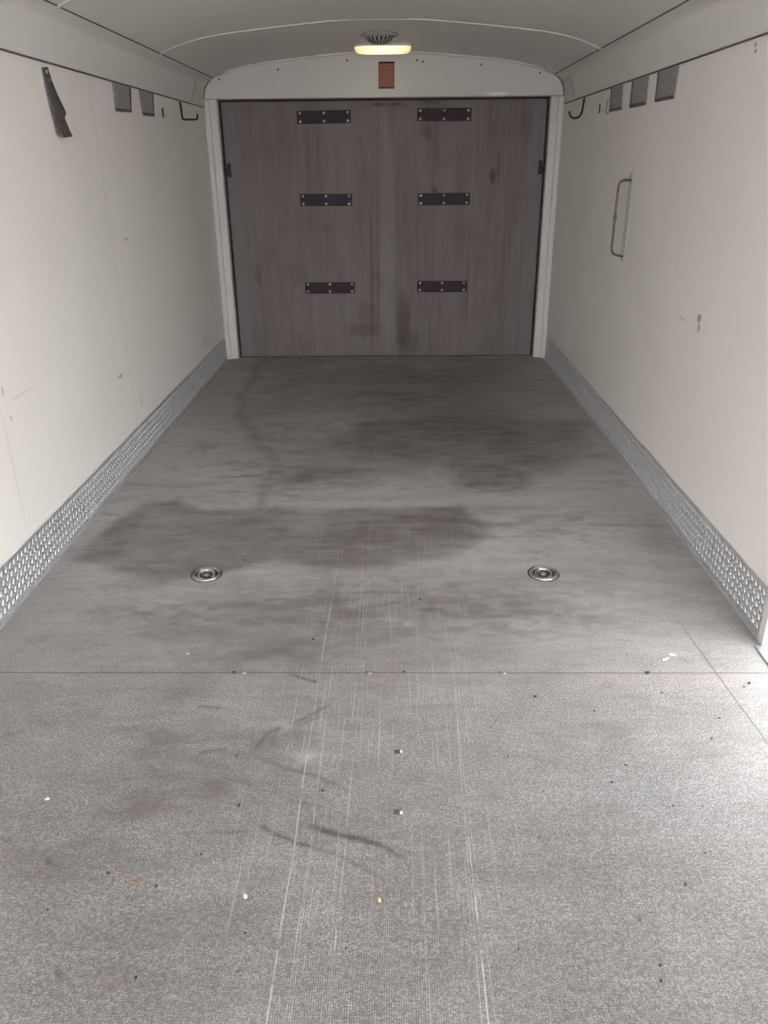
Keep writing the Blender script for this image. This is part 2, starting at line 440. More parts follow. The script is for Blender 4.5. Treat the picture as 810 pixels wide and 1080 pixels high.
def pline(pts, w, px=X, py=Y, fade=True):
    out = np.zeros(X.shape); n = len(pts) - 1
    for i in range(n):
        d, t = seg_d(px, py, pts[i], pts[i + 1])
        s = (i + t) / n
        f = np.clip(np.minimum(s, 1 - s) * 6, 0.15, 1) if fade else 1
        out = np.maximum(out, np.exp(-(d / w) ** 2) * f)
    return out
def disc(x, y, rx, ry):
    return np.exp(-(((WX - x) / rx) ** 2 + ((WY - y) / ry) ** 2))
m1 = 0.60 + 0.9 * fbm(X, Y, 7, 31); m2 = 0.5 + 1.0 * fbm(X, Y, 2.5, 41)
stain = np.zeros(X.shape)
def over(base, layer): return 1 - (1 - base) * (1 - np.clip(layer, 0, 1))
A = poly([(-1.16, 2.64), (-1.12, 2.92), (-1.05, 3.16), (-0.90, 3.22), (-0.78, 3.10), (-0.2, 3.12), (0.41, 3.12), (0.40, 3.0), (0.46, 2.95), (0.43, 2.84), (0.27, 2.62), (-0.1, 2.56), (-0.35, 2.60), (-0.60, 2.50), (-0.80, 2.45), (-0.98, 2.52)], 0.035)
stain = over(stain, A * 0.52 * m1)
stain = over(stain, poly([(-0.25, 2.70), (-0.05, 3.1), (0.40, 3.1), (0.44, 2.9), (0.2, 2.66)], 0.09) * 0.22 * m1)
B = poly([(-0.28, 3.95), (-0.12, 4.35), (0.35, 4.45), (1.16, 4.36), (1.12, 3.95), (0.92, 3.62), (0.66, 3.34), (0.42, 3.33), (0.30, 3.62), (-0.1, 3.72)], 0.10)
stain = over(stain, B * 0.52 * m1)
stain = over(stain, poly([(-0.1, 4.3), (-0.15, 5.0), (0.1, 5.5), (0.7, 5.4), (0.9, 4.7), (0.7, 4.2)], 0.3) * 0.30 * m2)
stain = over(stain, poly([(-0.85, 3.3), (-0.9, 5.9), (0.9, 5.9), (0.85, 3.6), (0.5, 3.3)], 0.3) * 0.30 * m2)
stain = over(stain, poly([(-1.2, 4.4), (-1.2, 6.0), (1.2, 6.0), (1.2, 4.6)], 0.8) * 0.25 * m2)
stain = over(stain, poly([(-0.52, 3.38), (-0.40, 3.62), (-0.12, 3.58), (-0.02, 3.42), (-0.3, 3.36)], 0.05) * 0.42 * m1)
stain = over(stain, np.exp(-((np.hypot((WX - 0.54) / 0.14, (WY - 3.47) / 0.17) - 1) / 0.10) ** 2) * 0.30)
stain = over(stain, disc(0.54, 3.47, 0.13, 0.15) * 0.18)
stain = over(stain, pline([(-0.95, 5.9), (-0.93, 5.3), (-0.92, 4.86), (-0.84, 4.45), (-0.66, 3.95), (-0.53, 3.65), (-0.51, 3.1)], 0.035, WX, WY, False) * 0.36)
stain = over(stain, pline([(-0.95, 5.95), (-0.5, 5.9), (0.2, 5.93), (0.9, 5.9)], 0.05, WX, WY, False) * 0.3)
for (x, y, rx, ry, a) in [(-0.24, 1.61, 0.10, 0.05, .35), (-0.54, 1.54, .10, .04, .4), (-0.52, 1.38, .09, .04, .4), (-0.38, 1.44, .05, .03, .4),
        (-0.71, 1.21, .07, .035, .4), (-0.46, 0.96, .05, .03, .35), (1.10, 2.78, .08, .09, .35), (0.635, 1.65, .05, .03, .4), (1.12, 3.75, .09, .05, .35),
        (-0.25, 1.99, .28, .04, .25), (-0.05, 2.25, .5, .18, .22), (0.16, 2.1, .25, .25, .28), (0.05, 2.35, .35, .12, .25), (-0.3, 2.1, .25, .2, .2), (-0.45, 2.3, .1, .08, .3), (-0.2, 2.05, .1, .06, .3),
        (-0.55, 1.83, .15, .05, .25), (-0.35, 1.05, .12, .05, .2), (-0.02, 4.95, .22, .08, .3), (0.15, 4.85, .1, .1, .3), (0.25, 5.35, .15, .05, .25),
        (0.5, 2.25, .15, .06, .25), (0.7, 2.5, .2, .1, .2), (-0.3, 3.85, .4, .05, .2), (-0.9, 3.95, .14, .05, .3), (-1.0, 3.4, .1, .08, .15),
        (-0.35, 0.85, .15, .08, .2), (0.25, 0.95, .3, .1, .12), (0.45, 1.2, .2, .05, .15), (-0.6, 2.1, .2, .04, .2), (-0.85, 2.2, .15, .04, .15)]:
    stain = over(stain, disc(x, y, rx, ry) * a * (0.4 + 1.2 * fbm(X, Y, 14, 51)))
pale = poly([(-0.30, 3.50), (0.10, 3.50), (0.30, 3.15), (-0.34, 3.13)], 0.07)
stain = stain * (1 - 0.6 * pale) * (1 - 0.35 * poly([(-1.15, 3.25), (-1.0, 3.6), (-0.5, 3.75), (-0.5, 3.2)], 0.1))
scuff = np.zeros(X.shape)
for pts, w, a in [([(-0.244, 1.330), (-0.20, 1.300), (-0.14, 1.271), (-0.10, 1.262)], .0045, .75), ([(-0.14, 1.330), (-0.06, 1.300), (0.0, 1.285), (0.05, 1.264), (0.105, 1.222)], .0065, .7),
        ([(-0.12, 1.318), (-0.03, 1.288), (0.03, 1.270)], .006, .55), ([(-0.13, 1.268), (-0.05, 1.240), (0.02, 1.20), (0.06, 1.17)], .005, .35),
        ([(-0.361, 1.474), (-0.31, 1.462), (-0.263, 1.443)], .005, .45), ([(-0.30, 1.555), (-0.2, 1.508), (-0.12, 1.48), (-0.044, 1.434)], .006, .4),
        ([(-0.294, 1.558), (-0.262, 1.64), (-0.21, 1.675)], .005, .4), ([(-0.21, 1.672), (-0.16, 1.705), (-0.105, 1.765)], .007, .45),
        ([(-0.2, 1.66), (-0.12, 1.71)], .004, .4), ([(-0.25, 1.905), (-0.2, 1.88), (-0.15, 1.855)], .005, .5), ([(-0.06, 1.6), (-0.02, 1.57)], .005, .3),
        ([(-0.17, 1.395), (-0.09, 1.38)], .005, .35), ([(-0.48, 1.75), (-0.40, 1.74)], .006, .4), ([(-0.69, 1.23), (-0.655, 1.205)], .006, .5),
        ([(-0.565, 0.975), (-0.53, 0.945)], .004, .6), ([(-0.35, 1.30), (-0.25, 1.305)], .005, .3), ([(-0.44, 1.56), (-0.36, 1.575)], .008, .35),
        ([(0.06, 1.27), (0.12, 1.24)], .004, .35), ([(-0.5, 1.42), (-0.42, 1.43)], .01, .25)]:
    scuff = over(scuff, pline(pts, w) * min(0.95, a * 1.35) * (0.5 + fbm(X, Y, 40, 61)))
chalk = np.zeros(X.shape)
for x, y, rx, ry, a in [(-0.14, 1.525, .03, .025, .3), (-0.24, 1.66, .05, .012, .25), (-0.21, 1.63, .012, .03, .25), (0.12, 2.18, .03, .02, .35), (0.05, 2.2, .03, .012, .3), (-0.78, 3.9, .1, .05, .12)]:
    chalk = over(chalk, disc(x, y, rx, ry) * a * (2 * fbm(X, Y, 45, 71) - 0.3).clip(0, 2))
brk = np.clip((fbm(X * 0.55, Y * 1.7, 26, 131, 5) - 0.44) / 0.16, 0, 1)
for (x, y, rx, ry, a) in [(-0.52, 1.62, .20, .10, .6), (-0.50, 1.42, .14, .09, .6), (-0.36, 1.45, .09, .05, .6), (-0.62, 1.25, .22, .06, .55), (-0.30, 1.98, .32, .07, .5),
        (-0.44, 0.98, .14, .07, .45), (0.60, 1.62, .12, .06, .5), (0.15, 1.05, .3, .12, .3), (0.0, 2.3, .55, .2, .45), (-0.7, 2.25, .3, .1, .35), (0.55, 2.2, .3, .15, .35),
        (-0.24, 1.60, .12, .06, .5), (-0.15, 1.8, .15, .06, .4), (0.7, 2.9, .35, .2, .25), (0.2, 1.30, .3, .1, .25), (-0.5, 3.5, .4, .2, .4), (0.1, 4.9, .4, .15, .5), (0.3, 5.5, .6, .2, .4), (-0.3, 4.2, .5, .3, .3)]:
    stain = over(stain, np.exp(-((X - x) / rx) ** 2 - ((Y - y) / ry) ** 2) * brk * a * (0.62 if y < 2.1 else 1.0))
stain = np.clip(stain * (0.72 + 0.56 * fbm(X * 0.45, Y * 1.6, 22, 91, 4)) + 0.10 * (fbm(X * 0.3, Y * 1.8, 14, 95, 4) > 0.56) * (Y < 3.4), 0, 0.92)
nx, ny = len(xs), len(ys)
co = np.stack([X, Y, np.zeros_like(X)], -1).reshape(-1, 3)
idx = np.arange(nx * ny).reshape(ny, nx)
q = np.stack([idx[:-1, :-1], idx[:-1, 1:], idx[1:, 1:], idx[1:, :-1]], -1).reshape(-1, 4)
cen = co[q].mean(1)
keep = np.ones(len(q), bool)
for (tx, ty) in TIES: keep &= np.hypot(cen[:, 0] - tx, cen[:, 1] - ty) > 0.041
q = q[keep]
me = bpy.data.meshes.new('floor')
me.vertices.add(len(co)); me.vertices.foreach_set('co', co.ravel().astype(np.float32))
me.loops.add(q.size); me.loops.foreach_set('vertex_index', q.ravel().astype(np.int32))
me.polygons.add(len(q)); me.polygons.foreach_set('loop_start', np.arange(0, q.size, 4, dtype=np.int32))
me.polygons.foreach_set('loop_total', np.full(len(q), 4, np.int32))
me.update(calc_edges=True)
for nm, arr in (('stain', stain), ('scuff', scuff), ('chalk', chalk)):
    a = me.attributes.new(nm, 'FLOAT', 'POINT'); a.data.foreach_set('value', arr.ravel().astype(np.float32))
tag(link('floor', me, M_floor), kind='structure')

# walls
bm = bmesh.new(); add_box(bm, (-HW - 0.06, Y0, -0.06), (-HW, D + 0.12, 2.12))
tag(from_bm('wall_left', bm, M_wall_l), kind='structure')
bm = bmesh.new()
add_box(bm, (HW, Y0, -0.06), (HW + 0.06, DY0, 2.12))
add_box(bm, (HW, DY0, DZ), (HW + 0.06, DY1, 2.12))
add_box(bm, (HW, DY1, -0.06), (HW + 0.06, D + 0.12, 2.12))
tag(from_bm('wall_right', bm, M_wall_r), kind='structure')
bm = bmesh.new(); add_box(bm, (-HW, D + 0.045, -0.06), (HW, D + 0.12, 2.12))
tag(from_bm('wall_back', bm, M_gap), kind='structure')
bm = bmesh.new(); add_box(bm, (-HW, Y0, -0.08), (HW, D + 0.045, -0.03))
tag(from_bm('floor_slab', bm, M_exterior), kind='structure')

bm = bmesh.new(); add_box(bm, (-HW - 0.06, Y0, 2.125), (HW + 0.06, D + 0.12, 2.16))
tag(from_bm('roof', bm, M_exterior), kind='structure')
# arched ceiling
CP = [(0, 2.045), (0.15, 2.043), (0.30, 2.036), (0.47, 2.021), (0.60, 2.009), (0.75, 1.994), (0.86, 1.981), (0.98, 1.958), (1.07, 1.933), (1.15, 1.897)]
def cz(x): return float(np.interp(abs(x), [p[0] for p in CP], [p[1] for p in CP]))
_xx = np.linspace(-1.15, 1.15, 61)
_cz = np.array([cz(v) for v in _xx])
_cs = np.convolve(np.pad(_cz, 2, mode='reflect', reflect_type='odd'), np.ones(5) / 5, 'valid')
def cz(x): return float(np.interp(x, _xx, _cs))
def arch_strip(bm, x0, x1, y0, y1, drop, thick, n=48):
    P = [(x0 + (x1 - x0) * i / n) for i in range(n + 1)]
    prof = [(x, cz(x) - drop) for x in P] + [(x, cz(x) - drop + thick) for x in P[::-1]]
    add_prism(bm, prof, y0, y1)
bm = bmesh.new(); arch_strip(bm, -1.15, 1.15, Y0, D + 0.04, 0, 0.03)
o = from_bm('ceiling', bm, M_ceil, smooth=True)
m = o.modifiers.new('split', 'EDGE_SPLIT'); m.split_angle = math.radians(40)
tag(o, kind='structure')
n_trim = 0
def trim(bm, mat, bevel=0.0, smooth=False):
    global n_trim; n_trim += 1
    o = from_bm('trim_%d' % n_trim, bm, mat, bevel=bevel, smooth=smooth)
    if smooth:
        m = o.modifiers.new('split', 'EDGE_SPLIT'); m.split_angle = math.radians(40)
    return tag(o, kind='structure')
# cross seams of the ceiling panels and the flat cover along the middle
for y in (4.647, 3.30, 1.95):
    bm = bmesh.new(); arch_strip(bm, -1.14, 1.14, y - 0.012, y + 0.012, 0.005, 0.012); trim(bm, M_jamb, 0.002)
bm = bmesh.new(); arch_strip(bm, -0.165, 0.155, 3.315, 4.633, 0.003, 0.01, 6); trim(bm, M_ceil)
# coves along both sides
for s in (-1, 1):
    bm = bmesh.new()
    prof = [(1.221, 1.728), (1.206, 1.731), (1.198, 1.748), (1.184, 1.790), (1.170, 1.830), (1.158, 1.856), (1.152, 1.864), (1.172, 1.868), (1.160, 1.886), (1.136, 1.908), (1.16, 1.93), (1.221, 1.93)]
    add_prism(bm, [(s * x, z) for x, z in prof], Y0, 5.51); trim(bm, M_cove)
    bm = bmesh.new()
    prof = [(1.221, 1.734), (1.218, 1.737), (1.217, 1.80), (1.210, 1.84), (1.192, 1.872), (1.162, 1.893), (1.136, 1.908), (1.16, 1.93), (1.221, 1.93)]
    add_prism(bm, [(s * x, z) for x, z in prof], 5.51, D + 0.04); trim(bm, M_ceil)
    # dark strip modelled in for the shadow where the cove stops short of the header
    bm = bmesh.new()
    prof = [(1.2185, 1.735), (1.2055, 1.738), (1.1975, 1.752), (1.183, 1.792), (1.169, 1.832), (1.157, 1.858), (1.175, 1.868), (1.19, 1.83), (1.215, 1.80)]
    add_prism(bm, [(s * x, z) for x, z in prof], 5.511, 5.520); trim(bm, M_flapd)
    # dark joint line under the cove
    bm = bmesh.new(); add_box(bm, (s * 1.2195, Y0, 1.7245), (s * 1.213, 5.93, 1.730)); trim(bm, M_flapd)
    # dark joint line between ceiling and cove
    bm = bmesh.new(); add_tube(bm, [(s * 1.1385, Y0, 1.9035), (s * 1.1385, 5.92, 1.9035)], 0.0045, 6); trim(bm, M_flapd)
# header over the door
HY = 5.93
xs_ = [-1.10 + 2.2 * i / 44 for i in range(45)]
top = [(x, cz(x) - 0.004) for x in xs_]
prof = [(1.212, 1.777), (1.208, 1.812), (1.196, 1.846), (1.176, 1.874), (1.148, 1.897), (1.125, 1.908)][::1]
outline = [(-x, z) for x, z in prof] + [(x, z) for x, z in top[1:-1]] + prof[::-1]
bm = bmesh.new(); add_prism(bm, outline, HY, D + 0.04); trim(bm, M_head, 0.006)
hdr = bpy.data.objects['trim_%d' % n_trim]
# dark joint around the rounded header corners
for s in (-1, 1):
    bm = bmesh.new()
    C_ = [(1.2175, 1.779), (1.2135, 1.815), (1.201, 1.850), (1.180, 1.879), (1.151, 1.9025), (1.127, 1.914)]
    add_prism(bm, [(s * x, z) for x, z in C_] + [(s * (x - 0.02), z - 0.008) for x, z in C_[::-1]], HY + 0.006, D + 0.02); trim(bm, M_flapd)
# thin arch moulding between header and ceiling
bm = bmesh.new(); arch_strip(bm, -1.06, 1.06, HY - 0.03, HY - 0.002, 0.007, 0.012); trim(bm, M_ceil)
# rivets on the header belong to it
def stud(name, p, r, parent, mat=M_flapd, normal='-y', h=0.003):
    bm = bmesh.new()
    R = {'-y': Matrix.Rotation(math.radians(90), 4, 'X'), '+x': Matrix.Rotation(math.radians(90), 4, 'Y'), '-x': Matrix.Rotation(math.radians(-90), 4, 'Y'), '+z': Matrix.Identity(4)}[normal]
    add_lathe(bm, [(0, h), (r * 0.55, h * 0.85), (r * 0.9, h * 0.4), (r, 0), (r, -0.001)], 12, R)
    o = from_bm(name, bm, mat, parent, True)
    o.location = p
    return o
for px, pz in ((-1.10, 1.895), (-0.701, 1.948), (-0.24, 1.995), (0.225, 1.993), (0.265, 1.985), (0.649, 1.962), (1.042, 1.912)):
    stud('rivet', (px, HY, pz), 0.007, hdr)
# jambs: L-shaped posts
for s in (-1, 1):
    bm = bmesh.new()
    add_prism(bm, [(s * 1.22, -0.0), (s * 1.22, 1.777), (s * 1.135, 1.777), (s * 1.135, 0.0)], HY + 0.03, D + 0.04)
    add_box(bm, (s * 1.22, HY + 0.012, 0), (s * 1.185, HY + 0.03, 1.777))
    trim(bm, M_jamb, 0.005)
    # corner foot
    bm = bmesh.new(); add_box(bm, (s * 1.218, HY - 0.01, KH), (s * 1.19, HY + 0.012, KH + 0.09)); trim(bm, M_jamb, 0.004)

# end door panel with its dark seal
bm = bmesh.new(); add_box(bm, (-1.122, D, 0.004), (1.122, D + 0.04, 1.765))
door = tag(from_bm('door_1', bm, M_ply, bevel=0.003), kind='structure')
bm = bmesh.new(); add_box(bm, (-1.135, D - 0.004, 1.766), (1.135, D + 0.03, 1.7769)); trim(bm, M_gap)
for s in (-1, 1):
    bm = bmesh.new(); add_box(bm, (s * 1.1345, D - 0.006, 0.002), (s * 1.123, D + 0.03, 1.7655)); trim(bm, M_gap)
bm = bmesh.new(); add_box(bm, (-1.13, D - 0.006, 0.0005), (1.13, D + 0.0, 0.004)); trim(bm, M_gap)

# tread-plate kick strips with raised lozenges
def kick(s, y0, y1):
    bm = bmesh.new()
    x = s * HW
    t = 0.003
    add_box(bm, (x, y0, 0.0), (x - s * t, y1, KH))
    add_box(bm, (x - s * t, y0, 0.0), (x - s * 0.010, y1, 0.004))
    add_box(bm, (x - s * t, y0, KH - 0.002), (x - s * 0.0045, y1, KH))
    pitch = 0.030
    j = 0; z = 0.020
    while z < KH - 0.010:
        i = 0; y = y0 + 0.015 + (pitch / 2 if j % 2 else 0)
        while y < y1 - 0.012:
            ang = math.radians(45 if (i + j) % 2 else -45) if False else math.radians(52 if j % 2 else -52)
            L, Wd, H = 0.0125, 0.0038, 0.0022
            ca, sa = math.cos(ang), math.sin(ang)
            def P(u, v, h): return bm.verts.new((x - s * (t + h), y + u * ca - v * sa, z + u * sa + v * ca))
            a, b = P(-L, 0, -0.0003), P(L, 0, -0.0003)
            c1, c2 = P(0, Wd, -0.0003), P(0, -Wd, -0.0003)
            t1, t2 = P(-L * 0.55, 0, H), P(L * 0.55, 0, H)
            for f in ((a, c1, t1), (c1, t2, t1), (c1, b, t2), (b, c2, t2), (c2, t1, t2), (c2, a, t1)): bm.faces.new(f)
            y += pitch; i += 1
        z += pitch * 0.5; j += 1
    return bm
tag(from_bm('baseboard_left', kick(-1, Y0, HY - 0.0), M_tread), kind='structure')
tag(from_bm('baseboard_right', kick(1, DY1 + 0.012, HY - 0.0), M_tread), kind='structure')
# side door frame in the right wall, with its sill
bm = bmesh.new()
add_box(bm, (HW - 0.012, DY1 - 0.03, 0.0), (HW + 0.07, DY1 + 0.008, DZ + 0.03))
add_box(bm, (HW - 0.012, DY0 - 0.008, 0.0), (HW + 0.07, DY0 + 0.03, DZ + 0.03))
add_box(bm, (HW - 0.012, DY0 + 0.03, DZ), (HW + 0.07, DY1 - 0.03, DZ + 0.03))
trim(bm, M_jamb, 0.003)
bm = bmesh.new(); add_box(bm, (HW - 0.035, DY0 + 0.03, 0.0), (HW + 0.08, DY1 - 0.03, 0.006)); trim(bm, M_alu, 0.002)

# ------------------------------------------------------------------ fixtures
# black reinforcing plates on the end door
def make_plate():
    root = empty('reinforcing_plate', (0, 0, 0))
    bm = bmesh.new(); add_box(bm, (-0.187, -0.005, -0.040), (0.187, -0.0002, 0.040))
    from_bm('plate', bm, M_black, root, bevel=0.003)
    bm = bmesh.new()
    add_box(bm, (-0.187, -0.009, 0.033), (0.187, -0.005, 0.040)); add_box(bm, (-0.187, -0.009, -0.040), (0.187, -0.005, -0.033))
    from_bm('rim', bm, M_black, root, bevel=0.0015)
    b0 = None
    for px in (-0.165, 0.0, 0.165):
        for pz in (-0.026, 0.026):
            stud('bolt', (px, -0.005, pz), 0.0095, root, M_bolt, '-y', 0.006)
    return root
pl = [(-0.414, 1.667, 'top left'), (0.418, 1.674, 'top right'), (-0.419, 1.134, 'middle left'), (0.427, 1.133, 'middle right'), (-0.414, 0.5205, 'bottom left'), (0.427, 0.525, 'bottom right')]
LB = ['black bolted plate on the end door, highest in the left column, just under the header',
      'black bolted plate on the end door, highest in the right column, under the header',
      'black bolted plate at mid height on the left half of the end door',
      'black bolted plate at mid height on the right half of the end door',
      'black bolted plate lowest in the left column of the end door',
      'black bolted plate lowest in the right column of the end door']
proto = make_plate()
for i, (x, z, _) in enumerate(pl):
    r = proto if i == 0 else copy_tree(proto)
    r.location = (x, D, z); r.rotation_euler = (0, (-0.01, 0.004, 0.006, -0.004, 0.0, 0.006)[i], 0)
    tag(r, LB[i], 'bracket', 'black plates bolted to the end door')

# side latches of the end door
def make_latch(s):
    root = empty('latch', (s * 1.10, D, 1.335))
    bm = bmesh.new(); add_box(bm, (-0.013, -0.006, -0.045), (0.013, -0.0002, 0.045))
    from_bm('latch_plate', bm, M_black, root, bevel=0.003)
    bm = bmesh.new(); add_tube(bm, smooth_path([(0, -0.006, 0.030), (0, -0.028, 0.024), (s * 0.008, -0.032, -0.002), (s * 0.010, -0.024, -0.03)]), 0.0055, 8)
    from_bm('latch_hook', bm, M_rubber, root, True)
    return root
tag(make_latch(-1), 'small black latch on the left edge of the end door beside the jamb', 'latch', 'latches of the end door')
tag(make_latch(1), 'small black latch on the right edge of the end door beside the jamb', 'latch', 'latches of the end door')

# brick red reflector on the header
root = empty('reflector', (0.022, HY, 1.907))
bm = bmesh.new(); add_box(bm, (-0.053, -0.004, -0.079), (0.053, -0.0002, 0.079)); from_bm('backing', bm, M_gap, root, bevel=0.001)
bm = bmesh.new(); add_box(bm, (-0.050, -0.009, -0.072), (0.050, -0.004, 0.070)); from_bm('reflector_face', bm, M_red, root, bevel=0.002)
tag(root, 'brick red rectangular reflector on the pale header above the end door', 'reflector')

# lit dome light
root = empty('ceiling_light', (0.004, 5.58, 2.041))
def rrect(w, h, r, n=6):
    out = []
    for cx, cy, a0 in ((w - r, h - r, 0), (-w + r, h - r, 90), (-w + r, -h + r, 180), (w - r, -h + r, 270)):
        for i in range(n + 1):
            a = math.radians(a0 + 90 * i / n); out.append((cx + r * math.cos(a), cy + r * math.sin(a)))
    return out
def stack(bm, loops):
    R = [[bm.verts.new((x, y, z)) for x, y in rrect(w, h, r)] for (w, h, r, z) in loops]
    for A_, B_ in zip(R, R[1:]):
        n = len(A_)
        for i in range(n): bm.faces.new((A_[i], A_[(i + 1) % n], B_[(i + 1) % n], B_[i]))
    bm.faces.new(R[0]); bm.faces.new(R[-1][::-1])
bm = bmesh.new(); stack(bm, [(0.19, 0.095, 0.06, 0.0), (0.19, 0.095, 0.06, -0.010), (0.182, 0.088, 0.055, -0.014)])
from_bm('housing', bm, M_jamb, root)
bm = bmesh.new(); stack(bm, [(0.175, 0.080, 0.05, -0.0135), (0.172, 0.078, 0.05, -0.030), (0.155, 0.064, 0.045, -0.043), (0.12, 0.04, 0.03, -0.047)])
from_bm('lens', bm, M_lens, root)
tag(root, 'lit oblong ceiling light with a warm glowing lens above the end door', 'light')

# round vent in front of the lamp
root = empty('roof_vent', (-0.01, 5.16, 2.044))
bm = bmesh.new(); add_lathe(bm, [(0, 0), (0.108, 0), (0.112, -0.006), (0.104, -0.012), (0, -0.012)], 40); from_bm('rim', bm, M_vent, root, True)
bm = bmesh.new(); add_lathe(bm, [(0, -0.0122), (0.078, -0.0122), (0.072, -0.026), (0.050, -0.040), (0.022, -0.047), (0, -0.048)], 40); from_bm('dome', bm, M_vent, root, True)
bm = bmesh.new()
for i in range(18):
    a = 2 * math.pi * i / 18
    c_, s_ = math.cos(a), math.sin(a)
    pr = [(0.0768, -0.0165), (0.0735, -0.026), (0.052, -0.0405), (0.030, -0.0465)]
    L = [bm.verts.new((r * c_ - 0.006 * s_ * r / 0.07, r * s_ + 0.006 * c_ * r / 0.07, z - 0.0012)) for r, z in pr]
    R = [bm.verts.new((r * c_ + 0.006 * s_ * r / 0.07, r * s_ - 0.006 * c_ * r / 0.07, z - 0.0012)) for r, z in pr]
    for q_ in range(3): bm.faces.new((L[q_], L[q_ + 1], R[q_ + 1], R[q_]))
from_bm('slots', bm, M_ventdark, root)
tag(root, 'small round grey slotted vent dome on the ceiling in front of the lit lamp', 'vent')

# fabric flaps hanging under the coves
def flap(s, q4, label, group, dark=True):
    """q4: (y,z) of the four corners: near top, far top, far bottom, near bottom"""
    cy = sum(p[0] for p in q4) / 4; zt = max(q4[0][1], q4[1][1])
    root = empty('wall_flap', (s * HW, cy, zt))
    x0, x1 = -s * 0.0003, -s * 0.006
    def slab(name, Q, xa, xb, mat):
        bm = bmesh.new()
        A_ = [bm.verts.new((xa, y - cy, z - zt)) for y, z in Q]; B_ = [bm.verts.new((xb, y - cy, z - zt)) for y, z in Q]
        for i in range(4): bm.faces.new((A_[i], A_[(i + 1) % 4], B_[(i + 1) % 4], B_[i]))
        bm.faces.new(A_); bm.faces.new(B_[::-1])
        return from_bm(name, bm, mat, root, bevel=0.0015)
    slab('fabric', q4, x0, x1, M_flap)
    a, b, c_, d = q4
    w = 0.014
    slab('hem_and_shade', [(d[0], d[1] + w), (c_[0], c_[1] + w), c_, d], x1 - s * 0.0001, x1 - s * 0.002, M_flapd)
    slab('hem_and_shade', [(b[0] - w * (1 if b[0] > a[0] else -1), b[1]), b, c_, (c_[0] - w * (1 if c_[0] > d[0] else -1), c_[1])], x1 - s * 0.0022, x1 - s * 0.0035, M_flapd)  # dark strip on the far edge stands in for the flap's shadow
    tag(root, label, 'fabric flap', group)
ZT = 1.7215
flap(-1, [(4.045, ZT), (4.298, ZT), (4.262, 1.611), (4.034, 1.604)], 'grey fabric flap on the left wall, the one nearer the hanging strap', 'grey flaps under the left cove')
flap(-1, [(4.447, ZT), (4.686, ZT), (4.660, 1.612), (4.458, 1.609)], 'grey fabric flap on the left wall, the one nearer the end door', 'grey flaps under the left cove')
flap(1, [(3.593, ZT), (3.850, ZT), (3.850, 1.607), (3.601, 1.604)], 'grey fabric flap on the right wall, largest and nearest to the open side door', 'grey flaps under the right cove')
flap(1, [(4.002, ZT), (4.248, ZT), (4.252, 1.607), (3.996, 1.605)], 'grey fabric flap on the right wall between two other flaps', 'grey flaps under the right cove')
flap(1, [(4.433, ZT), (4.650, ZT), (4.640, 1.611), (4.407, 1.608)], 'grey fabric flap on the right wall, nearest of the three to the end door', 'grey flaps under the right cove')

# hanging webbing strap with its screw
root = empty('hanging_strap', (-HW, 3.285, 1.71))
L = [(3.262, 1.706), (3.264, 1.66), (3.268, 1.62), (3.276, 1.575), (3.286, 1.53), (3.298, 1.485), (3.304, 1.474)]
R = [(3.302, 1.712), (3.318, 1.665), (3.340, 1.625), (3.385, 1.565), (3.366, 1.545), (3.392, 1.497), (3.402, 1.482)]
off = [0.004, 0.007, 0.010, 0.016, 0.014, 0.018, 0.020]
def strip(L, R, off, th, mat, name, nmid=4):
    bm = bmesh.new(); rows = []
    for dx in (0, th):
        g = []
        for (l, r, of) in zip(L, R, off):
            g.append([bm.verts.new((of + dx + 0.004 * math.sin(i / nmid * math.pi), l[0] + (r[0] - l[0]) * i / nmid - 3.285, l[1] + (r[1] - l[1]) * i / nmid - 1.71)) for i in range(nmid + 1)])
        rows.append(g)
    a, b = rows; n = len(a)
    for i in range(n - 1):
        for j in range(nmid):
            bm.faces.new((a[i][j], a[i][j + 1], a[i + 1][j + 1], a[i + 1][j])); bm.faces.new((b[i][j], b[i + 1][j], b[i + 1][j + 1], b[i][j + 1]))
        bm.faces.new((a[i][0], a[i + 1][0], b[i + 1][0], b[i][0])); bm.faces.new((a[i][-1], b[i][-1], b[i + 1][-1], a[i + 1][-1]))
    for i, s_ in ((0, 1), (n - 1, -1)):
        for j in range(nmid): bm.faces.new((a[i][j], b[i][j], b[i][j + 1], a[i][j + 1]))
    return from_bm(name, bm, mat, root)
strip(L, R, off, 0.003, M_strap, 'webbing')
L2 = [(y - 0.004, z) for y, z in L]; L2[-1] = (3.296, 1.480); L2[-2] = (3.286, 1.49)
R2 = [(y + 0.016, z) for y, z in L]
strip(L2, R2, [0.001, 0.003, 0.004, 0.006, 0.006, 0.008, 0.008], 0.002, M_flapd, 'edge_fold')
stud('screw', (0.009, 3.279 - 3.285, 1.694 - 1.71), 0.010, root, M_bolt, '+x', 0.004)
stud('screw', (0.011, 3.290 - 3.285, 1.668 - 1.71), 0.007, root, M_bolt, '+x', 0.004)
tag(root, 'torn charcoal webbing strap hanging from a screw under the left cove', 'strap')

